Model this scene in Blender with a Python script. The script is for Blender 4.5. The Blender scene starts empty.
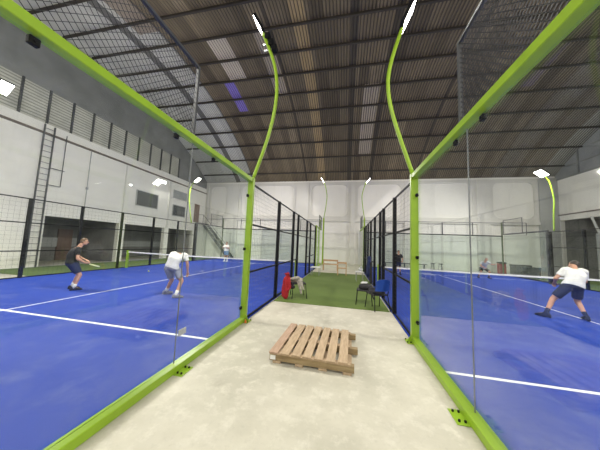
import bpy, bmesh, math, random
from mathutils import Vector, Matrix, Quaternion
random.seed(7)
S = bpy.context.scene
COL = S.collection
V = Vector
PI = math.pi

# ------------------------------------------------------------------ camera
F_PX, YAW, PITCH, ROLL, H = 219.5, .2052, .0886, .0407, 1.705
fwd = V((-math.sin(YAW)*math.cos(PITCH), math.cos(YAW)*math.cos(PITCH), math.sin(PITCH)))
r0 = V((math.cos(YAW), math.sin(YAW), 0)); u0 = r0.cross(fwd)
rgt = r0*math.cos(ROLL) + u0*math.sin(ROLL); upv = rgt.cross(fwd)
cam = bpy.data.cameras.new('camera'); camo = bpy.data.objects.new('camera', cam); COL.objects.link(camo)
m = Matrix((rgt, upv, -fwd)).transposed().to_4x4(); m.translation = V((0, 0, H)); camo.matrix_world = m
cam.sensor_fit = 'HORIZONTAL'; cam.sensor_width = 36; cam.lens = F_PX/600*36; cam.clip_start = .05; cam.clip_end = 200
S.camera = camo

# ------------------------------------------------------------------ world, exposure, light levels
w = bpy.data.worlds.new('night'); S.world = w; w.use_nodes = True
w.node_tree.nodes['Background'].inputs[0].default_value = (.02, .025, .035, 1)
w.node_tree.nodes['Background'].inputs[1].default_value = .5
S.view_settings.view_transform = 'Standard'; S.view_settings.look = 'None'
S.view_settings.exposure = 0.58; S.view_settings.gamma = 1
FLOOD_W = 430.0          # watts of each court floodlight
WALL_W = 120.0           # watts of the wall floodlights
FILL_W = 130.0           # watts of each unseen fill light added behind the viewer

def area_light(name, loc, direction, sx, sy, watts, parent=None, col=(1, .96, .885)):
    d = bpy.data.lights.new(name, 'AREA'); d.shape = 'RECTANGLE'; d.size = sx; d.size_y = sy; d.energy = watts; d.color = col
    o = bpy.data.objects.new(name, d); COL.objects.link(o)
    o.rotation_mode = 'QUATERNION'; o.rotation_quaternion = V(direction).to_track_quat('-Z', 'Y'); o.location = loc
    if parent: o.parent = parent; o.location = V(loc) - parent.location
    return o

# ------------------------------------------------------------------ materials
def nodes(name):
    m = bpy.data.materials.new(name); m.use_nodes = True
    nt = m.node_tree; return m, nt, nt.nodes['Principled BSDF']
def N(nt, t, **kw):
    n = nt.nodes.new(t)
    for k, v in kw.items():
        if k.startswith('i_'): n.inputs[k[2:].replace('_', ' ')].default_value = v
        else: setattr(n, k, v)
    return n
def math_(nt, op, a, b=None, c=None):
    n = nt.nodes.new('ShaderNodeMath'); n.operation = op
    for i, x in enumerate((a, b, c)):
        if x is None: continue
        if isinstance(x, (int, float)): n.inputs[i].default_value = x
        else: nt.links.new(x, n.inputs[i])
    return n.outputs[0]
def mixc(nt, fac, a, b):
    n = nt.nodes.new('ShaderNodeMix'); n.data_type = 'RGBA'
    for s, x in ((n.inputs[0], fac), (n.inputs[6], a), (n.inputs[7], b)):
        if isinstance(x, (int, float)): s.default_value = x
        elif isinstance(x, tuple): s.default_value = (*x, 1) if len(x) == 3 else x
        else: nt.links.new(x, s)
    return n.outputs[2]
def coords(nt):
    tc = nt.nodes.new('ShaderNodeTexCoord'); sp = nt.nodes.new('ShaderNodeSeparateXYZ')
    nt.links.new(tc.outputs['Object'], sp.inputs[0]); return tc.outputs['Object'], sp.outputs
def noise(nt, vec, scale, detail=4, rough=.55, stretch=None):
    if stretch:
        mp = nt.nodes.new('ShaderNodeMapping'); mp.inputs['Scale'].default_value = stretch
        nt.links.new(vec, mp.inputs[0]); vec = mp.outputs[0]
    n = nt.nodes.new('ShaderNodeTexNoise'); n.inputs['Scale'].default_value = scale
    n.inputs['Detail'].default_value = detail; n.inputs['Roughness'].default_value = rough
    nt.links.new(vec, n.inputs['Vector']); return n.outputs['Fac']
def remap(nt, x, a, b, c=0., d=1.):
    n = nt.nodes.new('ShaderNodeMapRange'); nt.links.new(x, n.inputs[0])
    for i, v in enumerate((a, b, c, d)): n.inputs[i+1].default_value = v
    return n.outputs[0]
def bump(nt, bs, height, strength=.3, dist=.01):
    b = nt.nodes.new('ShaderNodeBump'); b.inputs['Strength'].default_value = strength; b.inputs['Distance'].default_value = dist
    nt.links.new(height, b.inputs['Height']); nt.links.new(b.outputs[0], bs.inputs['Normal'])
def mat(name, c, c2=None, scale=8, rough=.6, metal=0, stretch=None, bmp=0, spec=.5):
    m, nt, bs = nodes(name)
    bs.inputs['Roughness'].default_value = rough; bs.inputs['Metallic'].default_value = metal
    bs.inputs['Specular IOR Level'].default_value = spec
    vec, xyz = coords(nt)
    c2 = c2 or tuple(v*.82 for v in c)
    n = noise(nt, vec, scale, stretch=stretch)
    nt.links.new(mixc(nt, remap(nt, n, .3, .7), c, c2), bs.inputs['Base Color'])
    if bmp: bump(nt, bs, n, bmp)
    return m
M = {}
M['green'] = mat('lime_green_paint', (.27, .44, .022), (.24, .39, .02), 5, .35)
M['black'] = mat('black_paint', (.006, .0065, .008), None, 10, .5, spec=.2)
M['wire'] = mat('black_wire', (.02, .021, .023), None, 10, .5)
M['greypost'] = mat('dark_grey_metal', (.09, .095, .1), None, 10, .4, .4)
M['steel'] = mat('galvanised_steel', (.55, .56, .56), (.4, .41, .42), 12, .35, .8)
M['rubber'] = mat('black_rubber', (.01, .01, .01), None, 10, .6)
M['whitepaint'] = mat('white_paint', (.8, .8, .78), (.74, .73, .7), 3, .5)
M['pipe'] = mat('brown_pipe', (.16, .13, .11), None, 5, .5)
M['shutter'] = mat('white_shutter', (.72, .72, .7), (.62, .62, .6), 1.2, .5)
M['tape'] = mat('white_tape', (.85, .85, .85), (.75, .75, .75), 6, .5)
M['darkwin'] = mat('dark_window_glass', (.05, .06, .065), (.08, .09, .095), 1.5, .12)
M['greywin'] = mat('dusty_window_glass', (.25, .27, .28), (.33, .35, .36), 1.5, .3)
M['browndoor'] = mat('brown_door_paint', (.2, .13, .1), None, 3, .5)
M['skin'] = mat('skin', (.55, .3, .2), (.5, .26, .17), 20, .5)
M['hairdark'] = mat('dark_hair', (.03, .02, .015), None, 60, .6)
M['hairbrown'] = mat('brown_hair', (.13, .075, .04), None, 60, .6)
M['hairgrey'] = mat('grey_hair', (.3, .29, .28), None, 60, .6)
M['cl_white'] = mat('white_cotton', (.8, .79, .76), (.7, .69, .66), 9, .85, bmp=.3)
M['cl_black'] = mat('black_cotton', (.007, .0075, .009), (.012, .012, .014), 9, .85, bmp=.3)
M['cl_navy'] = mat('navy_cotton', (.008, .014, .045), (.012, .02, .06), 9, .8, bmp=.3)
M['cl_grey'] = mat('grey_cotton', (.25, .26, .33), (.2, .21, .27), 9, .8, bmp=.3)
M['cl_lblue'] = mat('light_blue_cotton', (.18, .4, .6), None, 9, .8)
M['cl_lgrey'] = mat('light_grey_cotton', (.5, .52, .55), None, 9, .8)
M['red'] = mat('red_cloth', (.38, .008, .015), (.25, .005, .01), 7, .75, bmp=.5)
M['beige'] = mat('beige_cloth', (.55, .5, .42), (.2, .19, .17), 9, .85, bmp=.5)
M['blackcloth'] = mat('black_cloth', (.012, .012, .014), (.03, .03, .035), 14, .8, bmp=.5)
M['blueplastic'] = mat('blue_plastic', (.02, .07, .33), None, 5, .35)
M['bluecloth'] = mat('dark_blue_cloth', (.015, .03, .12), (.01, .015, .05), 10, .8, bmp=.4)
M['whiteplastic'] = mat('white_plastic', (.8, .8, .8), None, 4, .4)
M['wood'] = mat('pallet_wood', (.50, .37, .245), (.34, .245, .15), 5, .75, stretch=(6, 1, 6), bmp=.4)
M['woodx'] = mat('stringer_wood', (.34, .26, .14), (.22, .15, .075), 5, .8, stretch=(1, 6, 6), bmp=.4)
M['woodred'] = mat('reddish_board_wood', (.48, .325, .235), (.36, .24, .16), 5, .75, stretch=(6, 1, 6), bmp=.4)
M['bench'] = mat('light_bench_wood', (.6, .4, .22), (.48, .3, .15), 5, .6, stretch=(1, 6, 6))
M['ball'] = mat('tennis_felt', (.65, .75, .2), None, 30, .9)
M['bluepad'] = mat('blue_pad', (.02, .06, .3), None, 5, .4)
M['yellowrkt'] = mat('pale_yellow_racket', (.7, .75, .4), None, 5, .4)
M['orange'] = mat('orange_cap', (.8, .2, .04), None, 5, .5)
M['purlin'] = mat('dark_purlin', (.055, .047, .038), None, 3, .7)
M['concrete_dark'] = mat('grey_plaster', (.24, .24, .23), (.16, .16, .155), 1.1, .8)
M['concrete_mid'] = mat('grey_column_plaster', (.42, .43, .42), (.36, .37, .36), 1.1, .8)
M['joint'] = mat('silicone_joint', (.16, .17, .18), None, 10, .4)
M['darkgreen'] = mat('dark_green_paint', (.05, .08, .02), None, 5, .4)
M['sticker'] = mat('grey_sticker', (.4, .42, .45), (.3, .32, .36), 40, .5)

def emis(name, c, s):
    m = bpy.data.materials.new(name); m.use_nodes = True; nt = m.node_tree; nt.nodes.clear()
    e = nt.nodes.new('ShaderNodeEmission'); e.inputs[0].default_value = (*c, 1); e.inputs[1].default_value = s
    o = nt.nodes.new('ShaderNodeOutputMaterial'); nt.links.new(e.outputs[0], o.inputs[0]); return m
M['led'] = emis('lit_led_panel', (1, .97, .9), 12)

def glass(name, tint, haze):
    m = bpy.data.materials.new(name); m.use_nodes = True; nt = m.node_tree; nt.nodes.clear()
    out = nt.nodes.new('ShaderNodeOutputMaterial')
    tr = nt.nodes.new('ShaderNodeBsdfTransparent'); tr.inputs[0].default_value = (*tint, 1)
    gl = nt.nodes.new('ShaderNodeBsdfGlossy'); gl.inputs['Roughness'].default_value = .02
    gl.inputs[0].default_value = (1, 1, 1, 1)
    fr = nt.nodes.new('ShaderNodeFresnel'); geo = nt.nodes.new('ShaderNodeNewGeometry')
    # the Fresnel node inverts the index on back faces; feed it the inverse there so both faces of the pane reflect alike
    ior = math_(nt, 'ADD', 1.40, math_(nt, 'MULTIPLY', geo.outputs['Backfacing'], 1/1.40-1.40)); nt.links.new(ior, fr.inputs[0])
    df = nt.nodes.new('ShaderNodeBsdfDiffuse'); df.inputs[0].default_value = (.7, .75, .78, 1)
    vec, xyz = coords(nt)
    n1 = noise(nt, vec, .8, 6, .65); n2 = noise(nt, vec, 9, 4, .7)
    smear = math_(nt, 'MULTIPLY', remap(nt, n1, .45, .75), remap(nt, n2, .45, .8))
    hz = math_(nt, 'ADD', math_(nt, 'MULTIPLY', smear, haze*7), haze*.45)
    m1 = nt.nodes.new('ShaderNodeMixShader'); m2 = nt.nodes.new('ShaderNodeMixShader')
    nt.links.new(hz, m1.inputs[0]); nt.links.new(tr.outputs[0], m1.inputs[1]); nt.links.new(df.outputs[0], m1.inputs[2])
    nt.links.new(fr.outputs[0], m2.inputs[0]); nt.links.new(m1.outputs[0], m2.inputs[1]); nt.links.new(gl.outputs[0], m2.inputs[2])
    nt.links.new(m2.outputs[0], out.inputs[0]); return m
M['glass'] = glass('side_wall_glass', (.955, .975, .965), .015)
M['glassfar'] = glass('far_wall_glass', (.93, .965, .94), .03)

# floor: pale polished concrete with stains and faint joints
def floor_mat():
    m, nt, bs = nodes('pale_concrete'); vec, xyz = coords(nt)
    a = noise(nt, vec, .9, 6, .6); b = noise(nt, vec, 5, 6, .7); c = noise(nt, vec, 22, 3, .6)
    col = mixc(nt, remap(nt, a, .4, .6), (.53, .505, .42), (.43, .41, .335))
    col = mixc(nt, remap(nt, b, .5, .66, 0, .75), col, (.60, .575, .49))
    col = mixc(nt, remap(nt, c, .55, .8, 0, .25), col, (.30, .28, .23))
    nt.links.new(col, bs.inputs['Base Color']); bs.inputs['Roughness'].default_value = .55
    bs.inputs['Specular IOR Level'].default_value = .3
    bump(nt, bs, b, .1, .004); return m
M['floor'] = floor_mat()
def turf_mat(name, c1, c2, scale=90, lines=None):
    m, nt, bs = nodes(name); vec, xyz = coords(nt)
    a = noise(nt, vec, .6, 4, .6); b = noise(nt, vec, scale, 3, .7)
    s = noise(nt, vec, 2.2, 5, .65)
    col = mixc(nt, remap(nt, a, .3, .7), c1, c2)
    col = mixc(nt, remap(nt, b, .35, .7, 0, .35), col, tuple(v*.5 for v in c1))
    if lines:
        col = mixc(nt, remap(nt, s, .5, .75, 0, .16), col, (.30, .33, .42))   # sand lying on the court
        ax = lines
        def band(x, lo, hi): return math_(nt, 'MULTIPLY', math_(nt, 'GREATER_THAN', x, lo), math_(nt, 'LESS_THAN', x, hi))
        serv, cx, far = ax
        sl = band(xyz[1], serv-.03, serv+.03); sf = band(xyz[1], far-.03, far+.03)
        ctr = math_(nt, 'MULTIPLY', band(xyz[0], cx-.025, cx+.025), band(xyz[1], serv-.2, far+.2))
        wmask = math_(nt, 'MAXIMUM', math_(nt, 'MAXIMUM', sl, sf), ctr)
        col = mixc(nt, wmask, col, (.78, .8, .84))
    nt.links.new(col, bs.inputs['Base Color']); bs.inputs['Roughness'].default_value = .8
    bs.inputs['Specular IOR Level'].default_value = .25
    bump(nt, bs, b, .4, .01); return m
YL, YR = 10.3, 9.95                 # net positions
XL, XR, XLL, XRR = -2.14, 1.30, -12.1, 12.05
M['courtL'] = turf_mat('blue_turf', (.008, .040, .32), (.012, .050, .38), 90, (3.57, -7.28, YL+6.95))
M['courtR'] = turf_mat('blue_turf_right', (.008, .040, .32), (.012, .050, .38), 90, (3.60, 6.33, YR+6.95))  # same blue as the left court, with its own line positions
M['green_turf'] = turf_mat('green_turf', (.10, .155, .03), (.135, .20, .045), 60)

def wall_mat(name, c1, c2):
    m, nt, bs = nodes(name); vec, xyz = coords(nt)
    a = noise(nt, vec, .35, 5, .6); b = noise(nt, vec, 1.2, 6, .7, stretch=(2, 2, .35))
    col = mixc(nt, remap(nt, a, .3, .7), c1, c2)
    col = mixc(nt, remap(nt, b, .55, .8, 0, .3), col, tuple(v*.75 for v in c2))
    nt.links.new(col, bs.inputs['Base Color']); bs.inputs['Roughness'].default_value = .8; return m
M['wall'] = wall_mat('white_plaster', (.86, .84, .79), (.79, .77, .72))
M['wallpil'] = wall_mat('off_white_plaster', (.70, .685, .64), (.62, .605, .565))
def clad_mat():
    m, nt, bs = nodes('pale_cladding'); vec, xyz = coords(nt)
    f = math_(nt, 'FRACT', math_(nt, 'MULTIPLY', xyz[2], 6.5))
    st = math_(nt, 'GREATER_THAN', f, .6)
    n = noise(nt, vec, 1.3, 4)
    col = mixc(nt, remap(nt, n, .3, .7), (.62, .61, .53), (.42, .42, .36))
    col = mixc(nt, math_(nt, 'MULTIPLY', st, .6), col, (.14, .14, .12))
    nt.links.new(col, bs.inputs['Base Color']); bs.inputs['Roughness'].default_value = .7; return m
M['clad'] = clad_mat()
M['gable'] = mat('dark_gable_sheet', (.26, .265, .26), (.18, .185, .18), .8, .6)
M['gablegrey'] = mat('grey_gable_sheet', (.3, .31, .32), (.22, .23, .24), .8, .6)

# roof sheets: corrugated fibre sheets, aged brown, some replaced by lighter, tan, grey or violet ones
PURL = [ -3.2+1.43*k for k in range(0, 18)]
def roof_mat():
    m, nt, bs = nodes('aged_roof_sheets'); vec, xyz = coords(nt)
    X, Y = xyz[0], xyz[1]
    cy = math_(nt, 'FLOOR', math_(nt, 'DIVIDE', math_(nt, 'ADD', Y, 3.2), 1.43))
    cx = math_(nt, 'FLOOR', math_(nt, 'DIVIDE', X, .62))
    cmb = nt.nodes.new('ShaderNodeCombineXYZ'); nt.links.new(cx, cmb.inputs[0]); nt.links.new(cy, cmb.inputs[1])
    wn = nt.nodes.new('ShaderNodeTexWhiteNoise'); wn.noise_dimensions = '3D'; nt.links.new(cmb.outputs[0], wn.inputs['Vector'])
    wn1 = nt.nodes.new('ShaderNodeTexWhiteNoise'); wn1.noise_dimensions = '1D'; nt.links.new(cx, wn1.inputs['W'])
    n = noise(nt, vec, 1.5, 5, .65, stretch=(3, .5, 1))
    rv = math_(nt, 'ADD', math_(nt, 'MULTIPLY', wn.outputs['Value'], .55), math_(nt, 'MULTIPLY', wn1.outputs['Value'], .45))
    brown = mixc(nt, rv, (.085, .066, .042), (.33, .265, .17))
    brown = mixc(nt, remap(nt, n, .35, .7, 0, .6), brown, (.15, .12, .075))
    def rect(x0, x1, y0=-50, y1=50):
        a = math_(nt, 'MULTIPLY', math_(nt, 'GREATER_THAN', X, x0), math_(nt, 'LESS_THAN', X, x1))
        b = math_(nt, 'MULTIPLY', math_(nt, 'GREATER_THAN', Y, y0), math_(nt, 'LESS_THAN', Y, y1))
        return math_(nt, 'MULTIPLY', a, b)
    col = mixc(nt, math_(nt, 'MULTIPLY', rect(-2.8, -2.12), .75), brown, (.50, .37, .19))
    col = mixc(nt, rect(-7.75, -6.6, 9.78, 12.6), col, (.62, .55, .45))
    col = mixc(nt, rect(-5.0, -4.2, 9.78, 14.0), col, (.46, .39, .30))
    col = mixc(nt, rect(1.0, 2.0, 13.9, 19.6), col, (.44, .38, .30))
    grey = mixc(nt, rv, (.50, .50, .45), (.66, .66, .60))
    g = rect(-40, -9.9)
    g2 = rect(-11.2, -9.9, -10, 8.9)
    col = mixc(nt, g, col, grey)
    col = mixc(nt, math_(nt, 'MULTIPLY', g2, .85), col, (.30, .24, .18))
    grR = rect(16.0, 40)
    col = mixc(nt, math_(nt, 'MULTIPLY', grR, .6), col, grey)
    col = mixc(nt, rect(-8.35, -7.6, 12.65, 15.1), col, (.26, .20, .62))
    # seams; shading of the corrugation painted in as dark stripes
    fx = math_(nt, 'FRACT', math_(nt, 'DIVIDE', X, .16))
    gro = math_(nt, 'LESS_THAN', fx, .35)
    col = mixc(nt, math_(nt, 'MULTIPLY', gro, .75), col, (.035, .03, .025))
    for a, b in ((-12.0, -11.45), (.05, .42), (2.1, 2.42), (-9.98, -9.86), (-4.1, -3.95), (6.2, 6.4)):
        col = mixc(nt, math_(nt, 'MULTIPLY', rect(a, b), .75), col, (.03, .027, .025))
    nt.links.new(col, bs.inputs['Base Color']); bs.inputs['Roughness'].default_value = .75; return m
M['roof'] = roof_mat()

# ------------------------------------------------------------------ mesh builder
class MB:
    def __init__(s): s.v = []; s.f = []
    def add(s, vs, fs):
        n = len(s.v); s.v += [V(x) for x in vs]; s.f += [tuple(i+n for i in f) for f in fs]; return s
    def box(s, a, b):
        x0, y0, z0 = a; x1, y1, z1 = b
        if x0 > x1: x0, x1 = x1, x0
        if y0 > y1: y0, y1 = y1, y0
        if z0 > z1: z0, z1 = z1, z0
        return s.add([(x0,y0,z0),(x1,y0,z0),(x1,y1,z0),(x0,y1,z0),(x0,y0,z1),(x1,y0,z1),(x1,y1,z1),(x0,y1,z1)],
              [(0,3,2,1),(4,5,6,7),(0,1,5,4),(1,2,6,5),(2,3,7,6),(3,0,4,7)])
    def bbox(s, a, b, c=.006):      # chamfered box
        a, b = V(a), V(b); lo = V([min(a[i], b[i]) for i in range(3)]); hi = V([max(a[i], b[i]) for i in range(3)])
        bm = bmesh.new(); bmesh.ops.create_cube(bm, size=1)
        for v in bm.verts: v.co = V([lo[i] + (v.co[i]+.5)*(hi[i]-lo[i]) for i in range(3)])
        bmesh.ops.bevel(bm, geom=bm.edges[:], offset=min(c, min(hi-lo)*.45), segments=1, affect='EDGES')
        return s.bm(bm)
    def bm(s, bm):
        bm.verts.index_update()
        s.add([v.co.copy() for v in bm.verts], [tuple(v.index for v in f.verts) for f in bm.faces]); bm.free(); return s
    def tube(s, pts, r, n=10, cap=True):
        pts = [V(p) for p in pts]; rs = r if isinstance(r, (list, tuple)) else [r]*len(pts)
        rings = []; up = None
        for i, p in enumerate(pts):
            t = (pts[min(i+1, len(pts)-1)] - pts[max(i-1, 0)]).normalized()
            if up is None:
                up = V((0, 0, 1)) if abs(t.z) < .9 else V((1, 0, 0))
            a = t.cross(up).normalized(); up = a.cross(t).normalized()
            rings.append([p + (a*math.cos(2*PI*k/n) + up*math.sin(2*PI*k/n))*rs[i] for k in range(n)])
        vs = [q for r_ in rings for q in r_]
        fs = [(i*n+k, i*n+(k+1) % n, (i+1)*n+(k+1) % n, (i+1)*n+k) for i in range(len(pts)-1) for k in range(n)]
        if cap: fs += [tuple(range(n))[::-1], tuple((len(pts)-1)*n+k for k in range(n))]
        return s.add(vs, fs)
    def wire(s, a, b, r=.002):
        return s.tube([a, b], r, 3, False)
    def ball(s, c, rx, ry=None, rz=None, rot=None, u=16, v=10):
        ry = ry or rx; rz = rz or rx; bm = bmesh.new(); bmesh.ops.create_uvsphere(bm, u_segments=u, v_segments=v, radius=1)
        for q in bm.verts:
            p = V((q.co.x*rx, q.co.y*ry, q.co.z*rz))
            if rot: p = rot @ p
            q.co = p + V(c)
        return s.bm(bm)
    def loft(s, secs, n=20):        # sections: centre, axis_a, axis_b, ra, rb
        vs = []
        for c, a, b, ra, rb in secs:
            for k in range(n):
                t = 2*PI*k/n; ct, st = math.cos(t), math.sin(t)
                ex = .85
                vs.append(V(c) + V(a)*ra*math.copysign(abs(ct)**ex, ct) + V(b)*rb*math.copysign(abs(st)**ex, st))
        fs = [(i*n+k, i*n+(k+1) % n, (i+1)*n+(k+1) % n, (i+1)*n+k) for i in range(len(secs)-1) for k in range(n)]
        fs += [tuple(range(n))[::-1], tuple((len(secs)-1)*n+k for k in range(n))]
        return s.add(vs, fs)
    def capsule(s, a, b, ra, rb, n=14):
        a, b = V(a), V(b); d = (b-a)
        L = d.length or 1e-6; t = d/L
        pts, rs = [], []
        for k in range(5):
            q = -PI/2 + k*PI/2/4*.999+.001; pts.append(a + t*ra*math.sin(q)); rs.append(max(ra*math.cos(q), .0005))
        for k in range(5):
            q = k*PI/2/4*.999; pts.append(b + t*rb*math.sin(q)); rs.append(max(rb*math.cos(q), .0005))
        return s.tube(pts, rs, n)
    def build(s, name, material, parent=None, smooth=False, remesh=None, bevel=0):
        off = V((0, 0, 0))
        p = parent
        while p is not None: off += p.location; p = p.parent
        me = bpy.data.meshes.new(name); me.from_pydata([tuple(x-off) for x in s.v], [], s.f); me.validate()
        bm = bmesh.new(); bm.from_mesh(me); bmesh.ops.recalc_face_normals(bm, faces=bm.faces); bm.to_mesh(me); bm.free()
        me.materials.append(M[material] if isinstance(material, str) else material)
        o = bpy.data.objects.new(name, me); COL.objects.link(o)
        if remesh:
            md = o.modifiers.new('r', 'REMESH'); md.mode = 'VOXEL'; md.voxel_size = remesh; md.adaptivity = 0
            sm = o.modifiers.new('s', 'SMOOTH'); sm.factor = .5; sm.iterations = 3
            dg = bpy.context.evaluated_depsgraph_get(); dg.update()
            me2 = bpy.data.meshes.new_from_object(o.evaluated_get(dg)); o.modifiers.clear(); o.data = me2
            bpy.data.meshes.remove(me); me = me2; me.name = name
            if not me.materials: me.materials.append(M[material])
            smooth = True
        if smooth: me.shade_smooth() if hasattr(me, 'shade_smooth') else [setattr(f, 'use_smooth', True) for f in me.polygons]
        if parent: o.parent = parent
        return o
def thing(name, label, cat, loc=(0, 0, 0), rz=0, group=None):
    o = bpy.data.objects.new(name, None); COL.objects.link(o); o.empty_display_size = .1
    o.location = loc; o.rotation_euler = (0, 0, rz); o['label'] = label; o['category'] = cat
    if group: o['group'] = group
    return o
def tag(o, label, cat, group=None):
    o['label'] = label; o['category'] = cat
    if group: o['group'] = group
    return o
def struct(name, mb, m_, parent=None, label=None, **k):
    o = mb.build(name, m_, parent, **k)
    if not parent: o['kind'] = 'structure'
    if label: o['label'] = label
    return o
def copy_tree(o, parent=None):
    c = o.copy(); COL.objects.link(c)
    if parent: c.parent = parent
    for ch in o.children: copy_tree(ch, c)
    return c

# ------------------------------------------------------------------ roof geometry: a vault spanning along Y
YC, ZR, RR = 9.7, 12.7, 19.4
ZC = ZR-RR
Y0, Y1 = -2.6, 22.0
XW0, XW1 = -15.5, 17.2
def roof_z(y): return ZC + math.sqrt(RR*RR-(y-YC)**2)

# setting ------------------------------------------------------------
struct('floor', MB().box((-20, Y0-.3, -.2), (22, Y1+.3, 0)), 'floor', label='pale concrete floor of the hall')
mb = MB(); ny = 36; nx = int((XW1-XW0+.6)/.04)
xs = [XW0-.3+i*.04 for i in range(nx+1)]
vs = []
for j in range(ny+1):
    y = Y0-.2 + (Y1+.4-Y0)*j/ny; z = roof_z(y)
    for x in xs: vs.append((x, y, z + .028*math.cos(2*PI*x/.16)))
fs = [(j*(nx+1)+i, j*(nx+1)+i+1, (j+1)*(nx+1)+i+1, (j+1)*(nx+1)+i) for j in range(ny) for i in range(nx)]
top = [(v[0], v[1], v[2]+.08) for v in vs]
nb = len(vs); vs2 = vs+top; fs2 = fs+[(d+nb, c+nb, b+nb, a+nb) for a, b, c, d in fs]
mb.add(vs2, fs2)
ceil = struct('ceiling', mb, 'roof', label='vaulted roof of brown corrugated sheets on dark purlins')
for y in PURL:
    if y > Y1-.2: continue
    z = roof_z(y)-.03
    struct('purlin', MB().box((XW0, y-.045, z-.11), (XW1, y+.045, z)), 'purlin', ceil)
struct('conduit', MB().box((-11.75, 1.5, roof_z(8)-.33), (-11.65, 17, roof_z(8)-.28)), 'purlin', ceil) if False else None

# left side wall with openings
OPEN = [(-1.0, 6.55), (8.55, 12.45), (12.85, 16.4), (16.85, 20.0)]
ZO = 2.68
def side_wall(x0, x1, openings, ztop, zo):
    mb = MB(); y = Y0
    for a, b in openings:
        mb.box((x0, y, 0), (x1, a, zo)); y = b
    mb.box((x0, y, 0), (x1, Y1, zo)); mb.box((x0, Y0, zo), (x1, Y1, ztop)); return mb
struct('wall_left', side_wall(-15.8, -15.5, OPEN, 7.5, ZO), 'wall', label='tall white side wall with dark openings at its foot')
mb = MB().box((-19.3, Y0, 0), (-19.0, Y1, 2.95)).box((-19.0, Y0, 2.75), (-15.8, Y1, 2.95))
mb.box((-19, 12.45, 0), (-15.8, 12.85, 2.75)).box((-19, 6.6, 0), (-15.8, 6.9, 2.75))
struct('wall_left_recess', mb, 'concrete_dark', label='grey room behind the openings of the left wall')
struct('trim_1', MB().box((-18.99, 8.0, .9), (-18.9, 12.4, 1.5)).box((-18.99, 12.9, .9), (-18.9, 19.8, 1.4)), 'concrete_mid', label='pale painted band in the recess behind the left openings')
# gable cladding left
def gable(x, z0, mat_, y0=Y0, y1=Y1, t=.12, side=1):
    mb = MB(); n = 30; vs = []
    for dx in (0, t*side):
        for i in range(n+1):
            y = y0+(y1-y0)*i/n; vs += [(x+dx, y, z0), (x+dx, y, max(z0+.01, roof_z(y)+.02))]
    m = 2*(n+1); fs = []
    for i in range(n):
        a = 2*i; fs += [(a, a+2, a+3, a+1), (m+a, m+a+1, m+a+3, m+a+2), (a+1, a+3, m+a+3, m+a+1), (a, m+a, m+a+2, a+2)]
    fs += [(0, 1, m+1, m), (m-2, 2*m-2, 2*m-1, m-1)]
    return mb.add(vs, fs)
struct('wall_left_gable', gable(-15.8, 7.5, None), 'gable', label='dark upper gable sheet over the left wall')
cl = struct('trim_2', MB().box((-15.72, 5.0, 7.5), (-15.6, 17.5, 9.3)), 'clad', label='pale slatted cladding strip over the left wall')
for k in range(13):
    y = 5.0+k*1.04
    struct('stud', MB().box((-15.6, y-.04, 7.5), (-15.52, y+.04, 9.35)), 'greypost', cl)
struct('trim_3', MB().box((-15.5, Y0, 6.92), (-15.4, Y1, 7.02)), 'pipe', label='dark conduit running along the left wall')
struct('trim_4', MB().box((-15.5, 12.5, 2.7), (-15.44, 12.56, 6.9)).box((-15.5, 16.5, 2.7), (-15.42, 16.62, 6.9)), 'wallpil', label='vertical joints on the left wall')
for i, (a, b, c, d, mm, lb) in enumerate(((13.5, 15.35, 4.2, 5.3, 'darkwin', 'wide dark window high in the left wall'), (17.1, 18.6, 3.92, 4.85, 'darkwin', 'smaller dark window lower in the left wall near its far end'),
        (17.05, 18.65, 5.55, 6.2, 'greywin', 'grey window above the smaller dark one in the left wall'))):
    fr = struct(f'window_{i+1}', MB().box((-15.5, a-.06, c-.06), (-15.44, a, d+.06)).box((-15.5, b, c-.06), (-15.44, b+.06, d+.06)).box((-15.5, a, c-.06), (-15.44, b, c)).box((-15.5, a, d), (-15.44, b, d+.06)), 'concrete_mid', label=lb)
    struct('pane', MB().box((-15.5, a, c), (-15.46, b, d)), mm, fr)
d1 = struct('door_1', MB().box((-15.5, 20.0, 3.6), (-15.44, 20.75, 5.5)), 'browndoor', label='brown door at the top of the far staircase')
struct('door_handle', MB().ball((-15.41, 20.1, 4.5), .03), 'steel', d1)
struct('door_2', MB().box((-18.99, 11.2, 0), (-18.88, 12.0, 2.1)), 'browndoor', label='brown door in the recess behind the left openings')

# right wall
struct('wall_right', side_wall(17.2, 17.5, [(6.0, 21.75)], 7.9, 4.5), 'wall', label='white upper wall on the right over a dark recess')
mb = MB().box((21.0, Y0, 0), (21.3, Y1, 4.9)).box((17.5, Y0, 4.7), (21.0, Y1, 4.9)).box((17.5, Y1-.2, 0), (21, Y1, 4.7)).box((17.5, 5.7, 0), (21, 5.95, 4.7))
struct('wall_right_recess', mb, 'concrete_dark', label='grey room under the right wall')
struct('trim_5', MB().box((17.1, 5, 4.9), (17.2, Y1, 4.98)), 'pipe', label='brown pipe along the foot of the right upper wall')
struct('wall_right_gable', gable(17.2, 7.9, None, side=1), 'gablegrey', label='grey upper gable sheet over the right wall')
t6 = struct('trim_6', MB().box((17.1, 5, 7.86), (17.2, Y1, 7.96)).box((17.12, 8, 8.75), (17.2, 21, 8.8)).box((17.12, 8, 9.75), (17.2, 19, 9.8)), 'gable', label='dark rails on the right gable')
for y in (9, 11.5, 14, 16.2, 18.2, 20.0):
    struct('stud', MB().box((17.1, y-.04, 7.9), (17.2, y+.04, roof_z(y))), 'gable', t6)
struct('trim_7', MB().tube([(17.1, 19.3, 4.5), (16.7, 18.4, 3.2)], .07, 8).box((16.6, 18.3, 0), (16.85, 18.55, 3.25)), 'concrete_mid', label='sloping brace and post below the right upper wall')

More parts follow.
